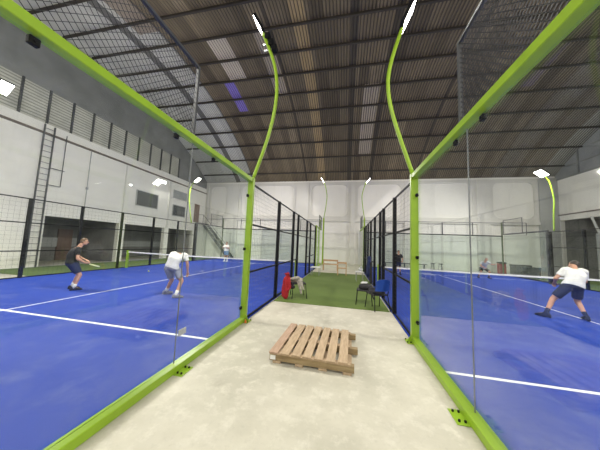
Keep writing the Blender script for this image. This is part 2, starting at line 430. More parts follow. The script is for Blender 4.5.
# far wall
def rounded_frame(x0, x1, z0, z1, y0, y1, mrg, rad):
    mb = MB(); out, inn = [], []
    a0, a1, b0, b1 = x0+mrg, x1-mrg, z0+mrg, z1-mrg
    K = 8
    for cxx, czz, st, ox, oz in ((a1-rad, b1-rad, 0, x1, z1), (a0+rad, b1-rad, 90, x0, z1), (a0+rad, b0+rad, 180, x0, z0), (a1-rad, b0+rad, 270, x1, z0)):
        for k in range(K+1):
            t = math.radians(st+90*k/K); inn.append((cxx+rad*math.cos(t), czz+rad*math.sin(t)))
            if k < K/2: o = (ox if st in (0, 180) else inn[-1][0], oz if st in (90, 270) else inn[-1][1])
            elif k == K/2: o = (ox, oz)
            else: o = (ox if st in (90, 270) else inn[-1][0], oz if st in (0, 180) else inn[-1][1])
            out.append(o)
    n = len(inn); vs = []
    for y in (y0, y1): vs += [(x, y, z) for x, z in out]+[(x, y, z) for x, z in inn]
    fs = []
    for k in range(n):
        j = (k+1) % n
        fs += [(k, j, n+j, n+k), (2*n+k, 3*n+k, 3*n+j, 2*n+j), (n+k, n+j, 3*n+j, 3*n+k)]
    return mb.add(vs, fs)
wb = struct('wall_back', MB().box((-20, Y1, 0), (22, Y1+.3, 8.6)), 'wall', label='far white wall with pilasters and rounded panels')
PILX = [(-15.5, -15.2), (-12.75, -11.5), (-5.05, -3.75), (.45, .86), (5.4, 5.95), (11.3, 12.3), (15.9, 17.2)]
for a, b in PILX:
    struct('pilaster', MB().box((a, Y1-.22, 0), (b, Y1, 8.1)), 'concrete_mid' if a > 15 else 'wallpil', wb)
for (a, _b), (c, _d) in zip([(p[1], 0) for p in PILX[:-1]], [(p[0], 0) for p in PILX[1:]]):
    struct('panel_border', rounded_frame(a, c, 4.35, 8.1, Y1-.12, Y1, .28, .55), 'wallpil', wb)
    struct('ledge', MB().box((a, Y1-.2, 4.1), (c, Y1, 4.35)), 'wallpil', wb)
def shutter(name, x0, x1, z1, lb):
    mb = MB(); z = 0.02
    while z < z1-.1:
        mb.add([(x0, Y1-.02, z), (x1, Y1-.02, z), (x1, Y1-.07, z+.02), (x0, Y1-.07, z+.02), (x0, Y1-.07, z+.1), (x1, Y1-.07, z+.1), (x1, Y1-.02, z+.125), (x0, Y1-.02, z+.125)],
               [(0, 1, 2, 3), (3, 2, 5, 4), (4, 5, 6, 7)]); z += .125
    o = struct(name, mb, 'shutter', label=lb)
    struct('frame', MB().box((x0-.1, Y1-.12, 0), (x0, Y1, z1+.1)).box((x1, Y1-.12, 0), (x1+.1, Y1, z1+.1)).box((x0, Y1-.12, z1), (x1, Y1, z1+.1)), 'wallpil', o)
shutter('door_3', -8.6, -5.2, 3.2, 'white ribbed roller door in the far wall behind the left court')
shutter('door_4', 1.3, 5.0, 3.2, 'white ribbed roller door in the far wall behind the right court')
struct('wall_front', MB().box((-20, Y0-.3, 0), (22, Y0, 8.9)), 'wall')

# floors of the courts, turf strips
struct('court_surface', MB().box((XLL, .6, 0), (XL+.05, 20, .012)), 'courtL', label='blue turf of the left court with white lines')
struct('court_surface', MB().box((XR-.05, .6, 0), (XRR, 20, .012)), 'courtR', label='blue turf of the right court with white lines')
struct('turf_strip', MB().box((XL+.1, 6.42, 0), (XR-.1, 14.1, .015)), 'green_turf', label='green artificial turf between the two courts')
struct('turf_strip', MB().box((-15.5, 6.6, 0), (XLL-.02, 20, .015)), 'green_turf', label='green artificial turf beyond the left court')
struct('turf_strip', MB().box((XRR+.02, 4, 0), (17.2, 20, .015)), 'green_turf', label='green artificial turf beyond the right court')

# ------------------------------------------------------------------ wire panels
def wire_panel(axis, fixed, a0, a1, z0, z1, step=.06, r=.002, diag=False):
    mb = MB()
    P = (lambda a, z: (fixed, a, z)) if axis == 'y' else (lambda a, z: (a, fixed, z))
    if not diag:
        n = max(1, int((a1-a0)/step))
        for i in range(n+1):
            a = a0+(a1-a0)*i/n; mb.wire(P(a, z0), P(a, z1), r)
        n = max(1, int((z1-z0)/step))
        for i in range(n+1):
            z = z0+(z1-z0)*i/n; mb.wire(P(a0, z), P(a1, z), r)
    else:
        Hh = z1-z0; L = a1-a0; st = step
        k = -Hh
        while k < L:
            s0 = max(k, 0); e0 = min(k+Hh, L)
            if e0 > s0:
                mb.wire(P(a0+s0, z0+(s0-k)), P(a0+e0, z0+(e0-k)), r)
                mb.wire(P(a0+s0, z1-(s0-k)), P(a0+e0, z1-(e0-k)), r)
            k += st
    return mb

# ------------------------------------------------------------------ green framed glass side walls
def glass_side(x, y0, y1, sgn, label, near, joints, post_at, mesh_range, fm='green'):
    """sgn: +1 when the corridor lies on the +x side of the frame"""
    t = thing('glass_side_wall', label, 'glass wall', (x, (y0+y1)/2, 0))
    hw = .06
    MB().bbox((x-hw, y0, 0), (x+hw, y1, .09)).build('bottom_beam', fm, t)
    MB().bbox((x-hw, y0, 3.085), (x+hw-.01, y1, 3.17)).build('top_beam', fm, t)
    MB().bbox((x-.065, post_at-.05, 0), (x+.065, post_at+.05, 3.19)).build('post', fm, t)
    gx = x - sgn*.02
    ys = [y0]+joints+[y1]
    for a, b in zip(ys[:-1], ys[1:]):
        MB().box((gx-.006, a+.006, .09), (gx+.006, b-.006, 3.08)).build('glass_pane', 'glass' if near else 'glassfar', t)
    if near:
        for j in joints:
            MB().box((gx-.005, j-.0055, .09), (gx+.005, j+.0055, 3.08)).build('joint_strip', 'joint', t)
    # clamps
    for (cy, cz) in near or []:
        c = MB().bbox((gx-.02, cy-.03, cz-.03), (gx+.02, cy+.03, cz+.03), .005).tube([(gx-.03, cy, cz), (gx+.03*1, cy, cz)], .012, 8)
        c.build('glass_clamp', 'black', t)
    if near:
        for fy, w_ in ((joints[0]+.02, .12), (post_at-.02, .1)):
            fl = MB().bbox((x+sgn*hw, fy-.11, 0), (x+sgn*(hw+w_), fy+.11, .012), .003)
            if fy > 4: fl.add([(x+sgn*hw, fy-.01, .012), (x+sgn*(hw+w_*.8), fy-.01, .012), (x+sgn*hw, fy-.01, .14), (x+sgn*hw, fy+.01, .012), (x+sgn*(hw+w_*.8), fy+.01, .012), (x+sgn*hw, fy+.01, .14)], [(0, 1, 2), (3, 5, 4), (0, 3, 4, 1), (1, 4, 5, 2)])
            fo = fl.build('floor_flange', 'green', t)
            for by in (-.07, .07):
                for bx in (.03, .085):
                    MB().tube([(x+sgn*(hw+bx), fy+by, .012), (x+sgn*(hw+bx), fy+by, .03)], .012, 8).build('bolt', 'black', fo)
    a, b = mesh_range
    MB().box((x-.02, a, 3.17), (x+.02, a+.035, 4.22)).box((x-.02, b-.035, 3.17), (x+.02, b, 4.22)).box((x-.02, a+.035, 4.185), (x+.02, b-.035, 4.22)).build('mesh_frame', 'greypost', t)
    wire_panel('y', x, a+.035, b-.035, 3.2, 4.185, (.075 if sgn > 0 else .062) if near else .1, (.003 if sgn > 0 else .0045) if near else .002, True).build('wire_mesh', 'wire', t)
    return t
cl_L = [(1.0, 3.04), (2.33, 3.03), (3.15, 3.04), (4.5, 2.75), (4.5, 1.56), (4.5, .3)]
cl_R = [(2.4, 3.04), (2.95, 3.04), (4.47, 2.73), (4.47, 1.55), (4.47, .38)]
glass_side(XL, .6, 4.6, 1, 'near green framed glass wall along the left court, wire mesh above', cl_L, [2.64], 4.62, (.6, 2.62))
glass_side(XR, .6, 4.56, -1, 'near green framed glass wall along the right court, wire mesh above', cl_R, [2.69], 4.58, (.6, 2.79))
glass_side(XL, 16.3, 20, 1, 'far green framed glass panel at the end of the left court', None, [18.0], 16.3, (18, 20))
glass_side(XR, 16.0, 20, -1, 'far green framed glass panel at the end of the right court', None, [18.0], 16.0, (18, 20))
o = tag(MB().box((XL+.0, 2.66, .42), (XL-.012, 2.80, .50)).build('sticker', 'sticker'), 'small grey sticker on the left glass beside the joint', 'sticker')
tag(MB().tube([(XL+.11, 4.5, .012), (XL+.11, 4.5, .07)], [.025, .012], 10).build('cone_cap', 'orange'), 'small orange cap at the foot of the left green post', 'cap')

# ------------------------------------------------------------------ black mesh fences
def fence(x, y0, y1, posts, label, gap=None, group=None, postmat='black', zt=3.08, step=.1, pw=.045):
    t = thing('mesh_fence', label, 'fence', (x, (y0+y1)/2, 0), group=group)
    for p in posts:
        if p == 'x': continue
        MB().box((x-pw, p-pw, 0), (x+pw, p+pw, zt)).build('post', postmat, t)
    def rail(z, segs, h=.02):
        for a, b in segs: MB().box((x-.015, a, z-h), (x+.015, b, z+h)).build('rail', postmat, t)
    full = [(y0, y1)]
    cut = [(y0, gap[0]), (gap[1], y1)] if gap else full
    rail(zt-.02, full); rail(2.12, full); rail(1.03, cut); rail(.03, cut)
    if gap: 
        wire_panel('y', x, y0, gap[0], .05, zt-.04, step).build('wire_mesh', 'wire', t)
        wire_panel('y', x, gap[1], y1, .05, zt-.04, step).build('wire_mesh', 'wire', t)
        wire_panel('y', x, gap[0], gap[1], 2.14, zt-.04, step).build('wire_mesh', 'wire', t)
    else: wire_panel('y', x, y0, y1, .05, zt-.04, step).build('wire_mesh', 'wire', t)
    return t
fence(XL, 4.68, 16.22, [6.85, 8.95, 9.9, 12.3, 13.6, 15.9], 'black wire mesh fence along the corridor side of the left court', (9.9, 12.3))
fence(XR, 4.64, 15.92, [6.3, 8.05, 8.8, 10.35, 11.9, 13.3, 14.6, 15.85], 'black wire mesh fence along the corridor side of the right court', (8.8, 10.35))
fence(XLL, 4.6, 16.0, [6.2, 7.95, 9.85, 11.9, 14.0, 15.9], 'black wire mesh fence on the far side of the left court', step=.15, pw=.045)
fence(XRR, 6, 16.0, [8.0, 10.0, 12.0, 14.0, 15.9], 'black wire mesh fence on the far side of the right court', step=.15, pw=.045)

def back_wall(x0, x1, label, posts, y=20.0):
    t = thing('glass_back_wall', label, 'glass wall', ((x0+x1)/2, y, 0))
    n = 5
    for i in range(n):
        a = x0+(x1-x0)*i/n; b = x0+(x1-x0)*(i+1)/n
        MB().box((a+.01, y-.006, .05), (b-.01, y+.006, 2.95)).build('glass_pane', 'glassfar', t)
    MB().box((x0, y-.03, 2.95), (x1, y+.03, 3.03)).build('rail', 'black', t)
    MB().box((x0, y-.02, 4.0), (x1, y+.02, 4.04)).build('rail', 'greypost', t)
    MB().box((x0, y-.03, 0), (x1, y+.03, .05)).build('rail', 'black', t)
    for p in posts: MB().box((p-.03, y-.03, 3.03), (p+.03, y+.03, 4.0)).build('post', 'greypost', t)
    for p in (x0+.04, x1-.04): MB().box((p-.04, y-.04, 0), (p+.04, y+.04, 4.04)).build('corner_post', 'darkgreen' if (p < -12 or p > 11) else 'green', t)
    wire_panel('x', y, x0, x1, 3.03, 4.0, .15).build('wire_mesh', 'wire', t)
back_wall(XLL, XL-.1, 'glass back wall of the left court under a mesh rail', [-10.1, -8.1, -6.1, -4.1])
back_wall(XR+.1, XRR, 'glass back wall of the right court under a mesh rail', [3.4, 5.6, 7.8, 10.0])
# side glass at the far outer corners
for x, sg, lb in ((XLL, 1, 'green framed corner glass on the outer far side of the left court'), (XRR, -1, 'green framed corner glass on the outer far side of the right court')):
    glass_side(x, 16.1, 19.9, sg, lb, None, [18.0], 16.1, (18, 19.9), 'greypost')
tag(MB().box((XRR-.1, 19.97, 4.04), (XRR+1.6, 20.0, 4.08)).box((XRR+1.56, 19.97, 3.1), (XRR+1.6, 20, 4.04)).box((XRR+.05, 19.97, 3.1), (XRR+1.6, 20.0, 3.13)).build('corner_rail', 'greypost'), 'short grey rail running on past the far corner of the right court', 'rail')

# nets -------------------------------------------------------------------
def net(x0, x1, y, label):
    t = thing('court_net', label, 'net', ((x0+x1)/2, y, 0))
    def zz(x): return .93-.04*math.sin(PI*(x-x0)/(x1-x0))
    for x in (x0, x1):
        MB().bbox((x-.05, y-.05, .012), (x+.05, y+.05, 1.0)).build('net_post', 'green', t)
    mb = MB(); n = 20; vs = []
    for i in range(n+1):
        x = x0+.05+(x1-x0-.1)*i/n; z = zz(x)
        vs += [(x, y-.012, z-.06), (x, y+.012, z-.06), (x, y+.012, z), (x, y-.012, z)]
    fs = [(4*i+k, 4*i+(k+1) % 4, 4*i+4+(k+1) % 4, 4*i+4+k) for i in range(n) for k in range(4)]+[(0, 1, 2, 3), (4*n+3, 4*n+2, 4*n+1, 4*n)]
    mb.add(vs, fs).build('net_band', 'tape', t)
    mb = MB(); k = int((x1-x0)/.09)
    for i in range(k+1):
        x = x0+.06+(x1-x0-.12)*i/k; mb.wire((x, y, .02), (x, y, zz(x)-.05), .0015)
    for j in range(9): mb.wire((x0+.05, y, .04+j*.09), (x1-.05, y, .04+j*.09), .0015)
    mb.build('net_mesh', 'wire', t)
net(XLL+.1, XL-.12, YL, 'white banded net across the left court')
net(XR+.12, XRR-.1, YR, 'white banded net across the right court')

# ------------------------------------------------------------------ floodlight poles
def flood(label, y, pts, head0, head1, base=None, box=False, watts=FLOOD_W, aim=None, th=.038, straight=None, wy=.17):
    """pts, head0, head1 are (x, z) in the plane y"""
    t = thing('floodlight_pole', label, 'floodlight', (pts[0][0], y, pts[0][1] if not straight else 0))
    if straight:
        MB().bbox((pts[0][0]-.07, y-.045, 0), (pts[0][0]+.07, y+.045, pts[0][1]), .004).build('straight_post', 'green', t)
    # catmull-rom
    P = [V((a, y, b)) for a, b in pts]; Q = []
    for i in range(len(P)-1):
        p0, p1, p2, p3 = P[max(i-1, 0)], P[i], P[i+1], P[min(i+2, len(P)-1)]
        for k in range(6):
            s = k/6; Q.append(.5*((2*p1)+(-p0+p2)*s+(2*p0-5*p1+4*p2-p3)*s*s+(-p0+3*p1-3*p2+p3)*s**3))
    Q.append(P[-1])
    MB().tube(Q, th, 12).build('curved_pole', 'green', t, smooth=True)
    a, b = V((head0[0], 0, head0[1])), V((head1[0], 0, head1[1])); d = (b-a); L = d.length; d.normalize()
    nrm = V((d.z, 0, -d.x));  
    if nrm.z > 0: nrm = -nrm
    c = (a+b)/2
    vs = []
    for s1 in (-1, 1):
        for s2 in (-1, 1):
            for s3 in (0, -.07): vs.append(V((0, y+s2*wy, 0))+c+d*s1*L/2+nrm*s3)
    fs = [(0, 1, 3, 2), (4, 6, 7, 5), (0, 4, 5, 1), (2, 3, 7, 6), (0, 2, 6, 4), (1, 5, 7, 3)]
    hd = MB().add(vs, fs).build('lamp_head', 'black', t)
    vs = [];
    for s1 in (-1, 1):
        for s2 in (-1, 1):
            for s3 in (.015, .0): vs.append(V((0, y+s2*wy*.9, 0))+c+d*s1*L/2*.92+nrm*s3)
    MB().add(vs, fs).build('led_panel', 'led', hd)
    if box:
        for k, s in enumerate((.0, .18, .34)):
            pc = V((pts[-1][0]+box*(.13+.55*s), y, pts[-1][1]-.12-s))
            MB().bbox(pc+V((-.06, -.07, -.07)), pc+V((.06, .07, .07)), .01).build('driver_box', 'black', t)
            MB().tube([pc, V((pts[-1][0]+box*.03*k, y, pc.z-.02))], .012, 6).build('bracket', 'steel', t)
    lp = V((0, y, 0))+c+nrm*.05
    area_light('flood_lamp', lp, nrm if aim is None else aim, L*.9, wy*1.8, watts, t)
    return t
flood('curved green floodlight pole rising from the left glass corner nearest the viewer', 4.62,
      [(-2.1, 3.2), (-1.82, 4.08), (-1.67, 4.85), (-1.66, 5.5), (-1.79, 6.1), (-2.08, 6.82)], (-2.1, 6.84), (-2.3, 7.2), box=1)
flood('curved green floodlight pole rising from the right glass corner nearest the viewer', 4.58,
      [(1.27, 3.2), (.98, 4.15), (.84, 4.75), (.81, 5.25), (.9, 5.75), (1.08, 6.35)], (1.1, 6.36), (1.33, 6.88), th=.038)
flood('far curved floodlight pole on the left of the corridor end', 19.9,
      [(-1.95, 4.2), (-1.8, 5.2), (-1.72, 6.2), (-1.85, 7.0), (-2.0, 7.5)], (-2.02, 7.5), (-2.3, 7.95), th=.035, straight=True, aim=(-.7, -.8, -.7), watts=200)
flood('far curved floodlight pole on the right of the corridor end', 19.9,
      [(1.62, 4.2), (1.46, 5.2), (1.38, 6.2), (1.55, 7.0), (1.7, 7.4)], (1.72, 7.42), (2.05, 7.8), th=.035, straight=True, aim=(.7, -.8, -.7), watts=200)
flood('curved floodlight pole on the outer side of the left court by the near fence', 5.0,
      [(XLL, 3.1), (XLL-.25, 4.2), (XLL-.4, 5.2), (XLL-.3, 6.1), (XLL, 6.6)], (XLL+.03, 6.6), (XLL+.4, 6.95))
flood('curved floodlight pole on the outer side of the left court by the far fence', 15.4,
      [(XLL, 3.1), (XLL-.25, 4.2), (XLL-.4, 5.2), (XLL-.3, 6.1), (XLL, 6.4)], (XLL+.03, 6.4), (XLL+.45, 6.75))
flood('curved floodlight pole on the outer far side of the right court', 15.6,
      [(XRR-.05, 3.1), (XRR-.0, 4.2), (XRR+.05, 5.0), (XRR-.1, 6.0), (XRR-.3, 6.4)], (XRR-.3, 6.4), (XRR-.72, 6.75), wy=.3)
area_light('flood_lamp_right_near', (XRR-.3, 4.6, 6.8), (-1, 0, -.9), .5, .4, FLOOD_W)
# wall floodlights
def wall_flood(loc, d, label, w_=WALL_W):
    t = thing('wall_floodlight', label, 'floodlight', loc)
    x, y, z = loc; s = 1 if d[0] > 0 else -1
    MB().bbox((x, y-.3, z-.12), (x+s*.08, y+.3, z+.12)).build('housing', 'steel', t)
    MB().box((x+s*.08, y-.27, z-.1), (x+s*.095, y+.27, z+.1)).build('led_panel', 'led', t)
    area_light('wall_lamp', (x+s*.12, y, z), d, .5, .2, w_, t)
wall_flood((-15.38, 15.6, 6.55), (1, 0, -.5), 'small lit floodlight fixed high on the left wall')
wall_flood((17.1, 17.6, 6.9), (-1, 0, -.5), 'small lit floodlight fixed high on the right wall')
for x, y in ((-6, -1.2), (0, -1.2), (6, -1.2)):  # added fill lights without fixtures, brightening the hall evenly from behind the viewer
    area_light('fill_light', (x, y, 7.6), (0, .35, -1), 1.2, .5, FILL_W)

# ------------------------------------------------------------------ ladder, stairs
t = thing('wall_ladder', 'tall steel ladder fixed to the left wall', 'ladder', (-15.35, 8.15, 0))
for y in (7.96, 8.36): MB().box((-15.36, y-.025, 0), (-15.31, y+.025, 7.4)).build('rail', 'greypost', t)
for k in range(24): MB().tube([(-15.335, 7.96, .3+k*.3), (-15.335, 8.36, .3+k*.3)], .014, 6).build('rung', 'greypost', t)
tag(MB().tube([(-15.35, 8.9, 4.3), (-15.35, 8.9, 7.2)], .02, 6).tube([(-15.35, 8.4, 5.2), (-15.35, 9.0, 5.2)], .02, 6).tube([(-15.35, 8.35, 4.3), (-15.35, 8.9, 4.3)], .02, 6).build('conduit_pipe', 'greypost'), 'thin conduit pipe on the wall right of the ladder', 'pipe')
tag(MB().tube([(-15.42, 10.2, 2.9), (-15.42, 10.2, 6.9)], .02, 6).box((-15.45, 10.15, 4.5), (-15.38, 10.25, 4.65)).build('conduit_pipe', 'concrete_mid'), 'pale vertical pipe on the left wall above the first opening', 'pipe')
t = thing('staircase', 'grey metal staircase against the far wall behind the left court', 'stairs', (-13.5, 21.2, 0))
MB().box((-15.48, 20.3, 3.42), (-14.9, 21.7, 3.55)).build('landing', 'greypost', t)
n = 17
x0, z0, x1, z1 = -14.9, 3.5, -11.6, 0
for yy in (20.75, 21.65):
    MB().add([(x0, yy-.03, z0+.1), (x1, yy-.03, z1+.12), (x1, yy-.03, z1), (x1-.25, yy-.03, z1), (x0, yy-.03, z0-.2), (x0, yy+.03, z0+.1), (x1, yy+.03, z1+.12), (x1, yy+.03, z1), (x1-.25, yy+.03, z1), (x0, yy+.03, z0-.2)],
       [(0, 1, 2, 3, 4), (9, 8, 7, 6, 5), (0, 5, 6, 1), (1, 6, 7, 2), (2, 7, 8, 3), (3, 8, 9, 4), (4, 9, 5, 0)]).build('stringer', 'greypost', t)
for k in range(n):
    s = (k+.5)/n; x = x0+(x1-x0)*s; z = z0+(z1-z0)*s
    MB().box((x-.12, 20.78, z), (x+.12, 21.62, z+.03)).build('tread', 'greypost', t)
MB().tube([(-15.45, 20.75, 4.45), (x0, 20.75, 4.45), (x1, 20.75, .95), (x1, 20.75, .1)], .025, 8).tube([(x0, 20.75, 3.5), (x0, 20.75, 4.45)], .025, 8).tube([(-13.2, 20.75, 1.8), (-13.2, 20.75, 2.7)], .02, 8).build('handrail', 'greypost', t)

# ------------------------------------------------------------------ pallet
t = thing('wooden_pallet', 'weathered wooden pallet lying on the concrete in the corridor', 'pallet', (-.45, 3.75, 0), math.radians(-1.5))
def loc(mb): return mb
class LMB(MB):
    def build(s, name, m_, parent, **k):     # local coordinates of a rotated thing
        off = V((0, 0, 0)); p = parent
        while p is not None: off += p.location; p = p.parent
        s.v = [v+off for v in s.v]; return MB.build(s, name, m_, parent, **k)
for k in range(7):
    x = -.57+k*.163; wd = .128+random.uniform(-.008, .008); j = random.uniform(-.012, .012)
    LMB().bbox((x, -.60+j, .138), (x+wd, .60+j*.5, .16), .003).build('top_board', 'woodred' if k == 0 else 'wood', t)
for y, e in ((-.575, .62), (-.05, .68), (.5, .66)):
    LMB().bbox((-.57, y, .03), (e, y+.09, .116), .004).build('stringer', 'woodx', t)
for k in range(4):
    x = -.52+k*.33
    LMB().bbox((x, -.58, 0), (x+.12, .58, .03), .003).build('bottom_board', 'wood', t)
for y in (-.585, -.05, .5): LMB().bbox((-.57, y, .116), (.57, y+.085, .138), .003).build('cross_board', 'wood', t)
lab = LMB().box((-.56, -.579, .045), (-.48, -.575, .105)).build('paper_label', 'tape', t); lab['label'] = 'white paper label'

# ------------------------------------------------------------------ chairs and belongings
def chair(loc_, rz, label, seatmat, backmat, seath=.45):
    t = thing('chair', label, 'chair', loc_, rz)
    LMB().bbox((-.22, -.21, seath-.035), (.22, .21, seath), .012).build('seat', seatmat, t)
    # curved backrest
    mb = LMB(); vs = []; n = 8
    for i in range(n+1):
        a = -1+2*i/n; x = a*.21; y = .22+.05*(1-a*a)
        for dy in (0, .02):
            hh = seath+.36+.06*math.sqrt(max(0, 1-a*a)); vs += [(x, y+dy, seath+.10), (x, y+dy+.05, hh)]
    fs = []
    for i in range(n):
        a = 4*i; b = 4*i+4
        fs += [(a, b, b+1, a+1), (a+2, a+3, b+3, b+2), (a+1, b+1, b+3, a+3), (a, a+2, b+2, b)]
    fs += [(0, 1, 3, 2), (4*n, 4*n+2, 4*n+3, 4*n+1)]
    if backmat: mb.add(vs, fs).build('backrest', backmat, t)
    for sx in (-1, 1):
        LMB().tube([(sx*.2, -.17, seath-.03), (sx*.23, -.23, 0)], .012, 8).build('leg', 'black', t)
        LMB().tube(([(sx*.2, .27, seath+.3)] if backmat else [])+[(sx*.2, .2, seath-.03), (sx*.23, .27, 0)], .012, 8).build('leg', 'black', t)
    return t
def blob(name, pts, m_, label, cat, vox=.02, parent=None, n=14):
    """soft irregular volume from capsules"""
    mb = MB()
    for a, b, ra, rb in pts: mb.capsule(a, b, ra, rb, n)
    o = mb.build(name, m_, parent, remesh=vox)
    if label: tag(o, label, cat)
    return o
cz = .015
chair((.90, 6.58, cz), math.radians(205), 'blue backed chair with thin black legs beside the right fence', 'blackcloth', 'blueplastic', .43)
chair((.60, 7.08, cz), math.radians(175), 'low black stool holding a black bag, left of the blue chair', 'blackcloth', None, .42)
chair((-1.46, 7.17, cz), math.radians(200), 'black stool under a pale towel beside the left fence', 'blackcloth', None, .46)
blob('sports_bag', [((.50, 7.0, .515), (.76, 7.0, .515), .08, .085), ((.55, 7.1, .54), (.72, 7.1, .54), .075, .075)], 'blackcloth', 'black sports bag lying on the left of the two right-hand chairs', 'bag')
blob('towel', [((.50, 6.97, .63), (.66, 6.99, .635), .022, .022), ((.53, 7.05, .64), (.68, 7.06, .645), .02, .02)], 'whiteplastic', 'white towel lying on top of the black sports bag', 'towel', .012)
blob('backpack', [((.74, 6.52, .52), (1.04, 6.55, .515), .085, .08), ((.72, 6.42, .49), (1.04, 6.44, .49), .055, .055), ((.74, 6.38, .44), (.80, 6.38, .30), .03, .02)], 'blackcloth', 'black backpack on the seat of the blue backed chair', 'bag')
# red jacket hanging on the fence/chair
mb = MB(); secs = []
for z, rx, ry, cx, cy in ((.03, .05, .04, -1.90, 6.72), (.12, .075, .05, -1.89, 6.72), (.25, .10, .055, -1.90, 6.73), (.42, .105, .06, -1.89, 6.74), (.55, .12, .07, -1.88, 6.75), (.66, .09, .06, -1.87, 6.75), (.72, .055, .05, -1.86, 6.76), (.79, .05, .045, -1.86, 6.76), (.83, .02, .02, -1.86, 6.76)):
    secs.append(((cx, cy, z), (1, 0, 0), (0, 1, 0), rx, ry))
n0 = len(mb.v); mb.loft(secs, 40)
for i in range(n0, len(mb.v)):
    c_, k_ = secs[(i-n0)//40][0], (i-n0) % 40
    f_ = 1+.22*math.cos(k_/40*2*PI*6+.6*((i-n0)//40)); mb.v[i] = V((c_[0]+(mb.v[i].x-c_[0])*f_, c_[1]+(mb.v[i].y-c_[1])*f_, mb.v[i].z))
mb.capsule((-1.94, 6.74, .60), (-1.99, 6.70, .34), .04, .035); mb.capsule((-1.99, 6.70, .34), (-1.98, 6.68, .10), .035, .025)
mb.capsule((-1.80, 6.73, .62), (-1.76, 6.70, .38), .045, .04); mb.capsule((-1.76, 6.70, .38), (-1.80, 6.68, .3), .04, .03)
mb.capsule((-1.87, 6.69, .72), (-1.85, 6.69, .1), .02, .03); mb.capsule((-1.92, 6.7, .78), (-1.82, 6.7, .78), .03, .03)
for v_ in mb.v: v_.x += .13
tag(mb.build('jacket', 'red', remesh=.01), 'red jacket hanging by the left fence', 'jacket')
blob('draped_towel', [((-1.66, 7.05, .56), (-1.38, 7.05, .57), .075, .08), ((-1.40, 6.9, .53), (-1.30, 6.86, .2), .06, .035), ((-1.62, 6.98, .60), (-1.45, 7.0, .64), .06, .06), ((-1.34, 7.0, .52), (-1.25, 6.95, .3), .04, .03)], 'beige', 'pale patterned towel draped over the stool beside the red jacket', 'towel', .018)
blob('shoulder_bag', [((-1.62, 6.88, .36), (-1.56, 6.88, .36), .06, .055), ((-1.59,6.88,.40),(-1.57,6.90,.52),.02,.02)], 'blackcloth', 'black bag hanging between the red jacket and the pale towel', 'bag', .018)

# small white tables farther on
def small_table(loc_, label, wx, wy, h, m_='whiteplastic', leg='steel', group=None):
    t = thing('side_table', label, 'table', loc_)
    x, y, z = loc_
    MB().bbox((x-wx, y-wy, z+h-.03), (x+wx, y+wy, z+h)).build('tabletop', m_, t)
    for sx in (-1, 1):
        for sy in (-1, 1): MB().box((x+sx*(wx-.04)-.012, y+sy*(wy-.04)-.012, z), (x+sx*(wx-.04)+.012, y+sy*(wy-.04)+.012, z+h-.03)).build('leg', leg, t)
    return t
small_table((-1.62, 12.7, cz), 'small white table against the left fence', .26, .35, .45)
small_table((.74, 11.6, cz), 'small white table beside the right fence', .2, .3, .45)
blob('clothes_pile', [((.72, 11.5, .58), (.85, 11.7, .57), .07, .07), ((.8, 11.5, .7), (.8, 11.6, .7), .06, .06)], 'whiteplastic', 'white clothes lying on the small table by the right fence', 'clothes', .02)
blob('draped_jacket', [((1.17, 11.3, 1.2), (1.14, 11.3, .4), .09, .13), ((1.15, 11.05, 1.05), (1.14, 11.05, .5), .07, .09)], 'bluecloth', 'dark blue jacket hanging on the right fence near the small table', 'jacket', .025)
blob('draped_jacket', [((1.2, 10.75, 1.0), (1.2, 10.75, .12), .05, .08)], 'blackcloth', 'black jacket hanging on the right fence beside the net opening', 'jacket', .025)

# bench and wooden chair at the end of the turf
t = thing('wooden_bench', 'light wooden bench beyond the far end of the turf on the left', 'bench', (-.95, 15.6, 0))
MB().bbox((-1.5, 15.45, .40), (-.45, 15.78, .45)).build('seat', 'bench', t)
MB().bbox((-1.5, 15.74, .62), (-.45, 15.78, .74)).build('backrest', 'bench', t)
for x in (-1.46, -.5):
    MB().box((x-.03, 15.46, 0), (x+.03, 15.52, .4)).build('leg', 'bench', t)
    MB().box((x-.03, 15.72, 0), (x+.03, 15.78, .74)).build('leg', 'bench', t)
t = thing('wooden_chair', 'small wooden chair at the far edge of the turf in the corridor', 'chair', (-.15, 13.4, cz))
MB().bbox((-.42, 13.2, .40), (.12, 13.6, .44)).build('seat', 'bench', t)
MB().bbox((-.42, 13.57, .66), (.12, 13.6, .76)).build('backrest', 'bench', t)
for x in (-.39, .09):
    MB().box((x-.025, 13.21, cz), (x+.025, 13.26, .62)).build('leg', 'bench', t)
    MB().box((x-.025, 13.55, cz), (x+.025, 13.6, .76)).build('leg', 'bench', t)
    MB().box((x-.02, 13.26, .58), (x+.02, 13.55, .62)).build('armrest', 'bench', t)

# things behind the right court's glass
def bin_thing(name, x, y, wx, wy, h, m_, label, cat):
    t = thing(name, label, cat, (x, y, 0))
    MB().bbox((x-wx, y-wy, .0), (x+wx, y+wy, h*.85), .02).build('body', m_, t)
    MB().bbox((x-wx*1.06, y-wy*1.06, h*.85), (x+wx*1.06, y+wy*1.06, h), .02).build('lid', 'black', t)
bin_thing('waste_bin', 12.5, 21.0, .22, .2, .95, 'red', 'red bin against the far wall behind the right court', 'bin')
bin_thing('storage_box', 13.8, 21.0, .55, .3, .8, 'blackcloth', 'long dark storage box in the far right corner', 'box')
bin_thing('storage_box', 13.1, 19.0, .4, .3, .75, 'blackcloth', 'dark storage box beyond the outer fence of the right court', 'box')
t = thing('wooden_bench', 'long low dark bench behind the glass of the right court', 'bench', (5.2, 21.2, 0))
MB().bbox((3.4, 21.0, .38), (7.0, 21.4, .44)).build('seat', 'greypost', t)
for x in (3.6, 5.2, 6.8): MB().box((x-.03, 21.05, 0), (x+.03, 21.35, .38)).build('leg', 'greypost', t)
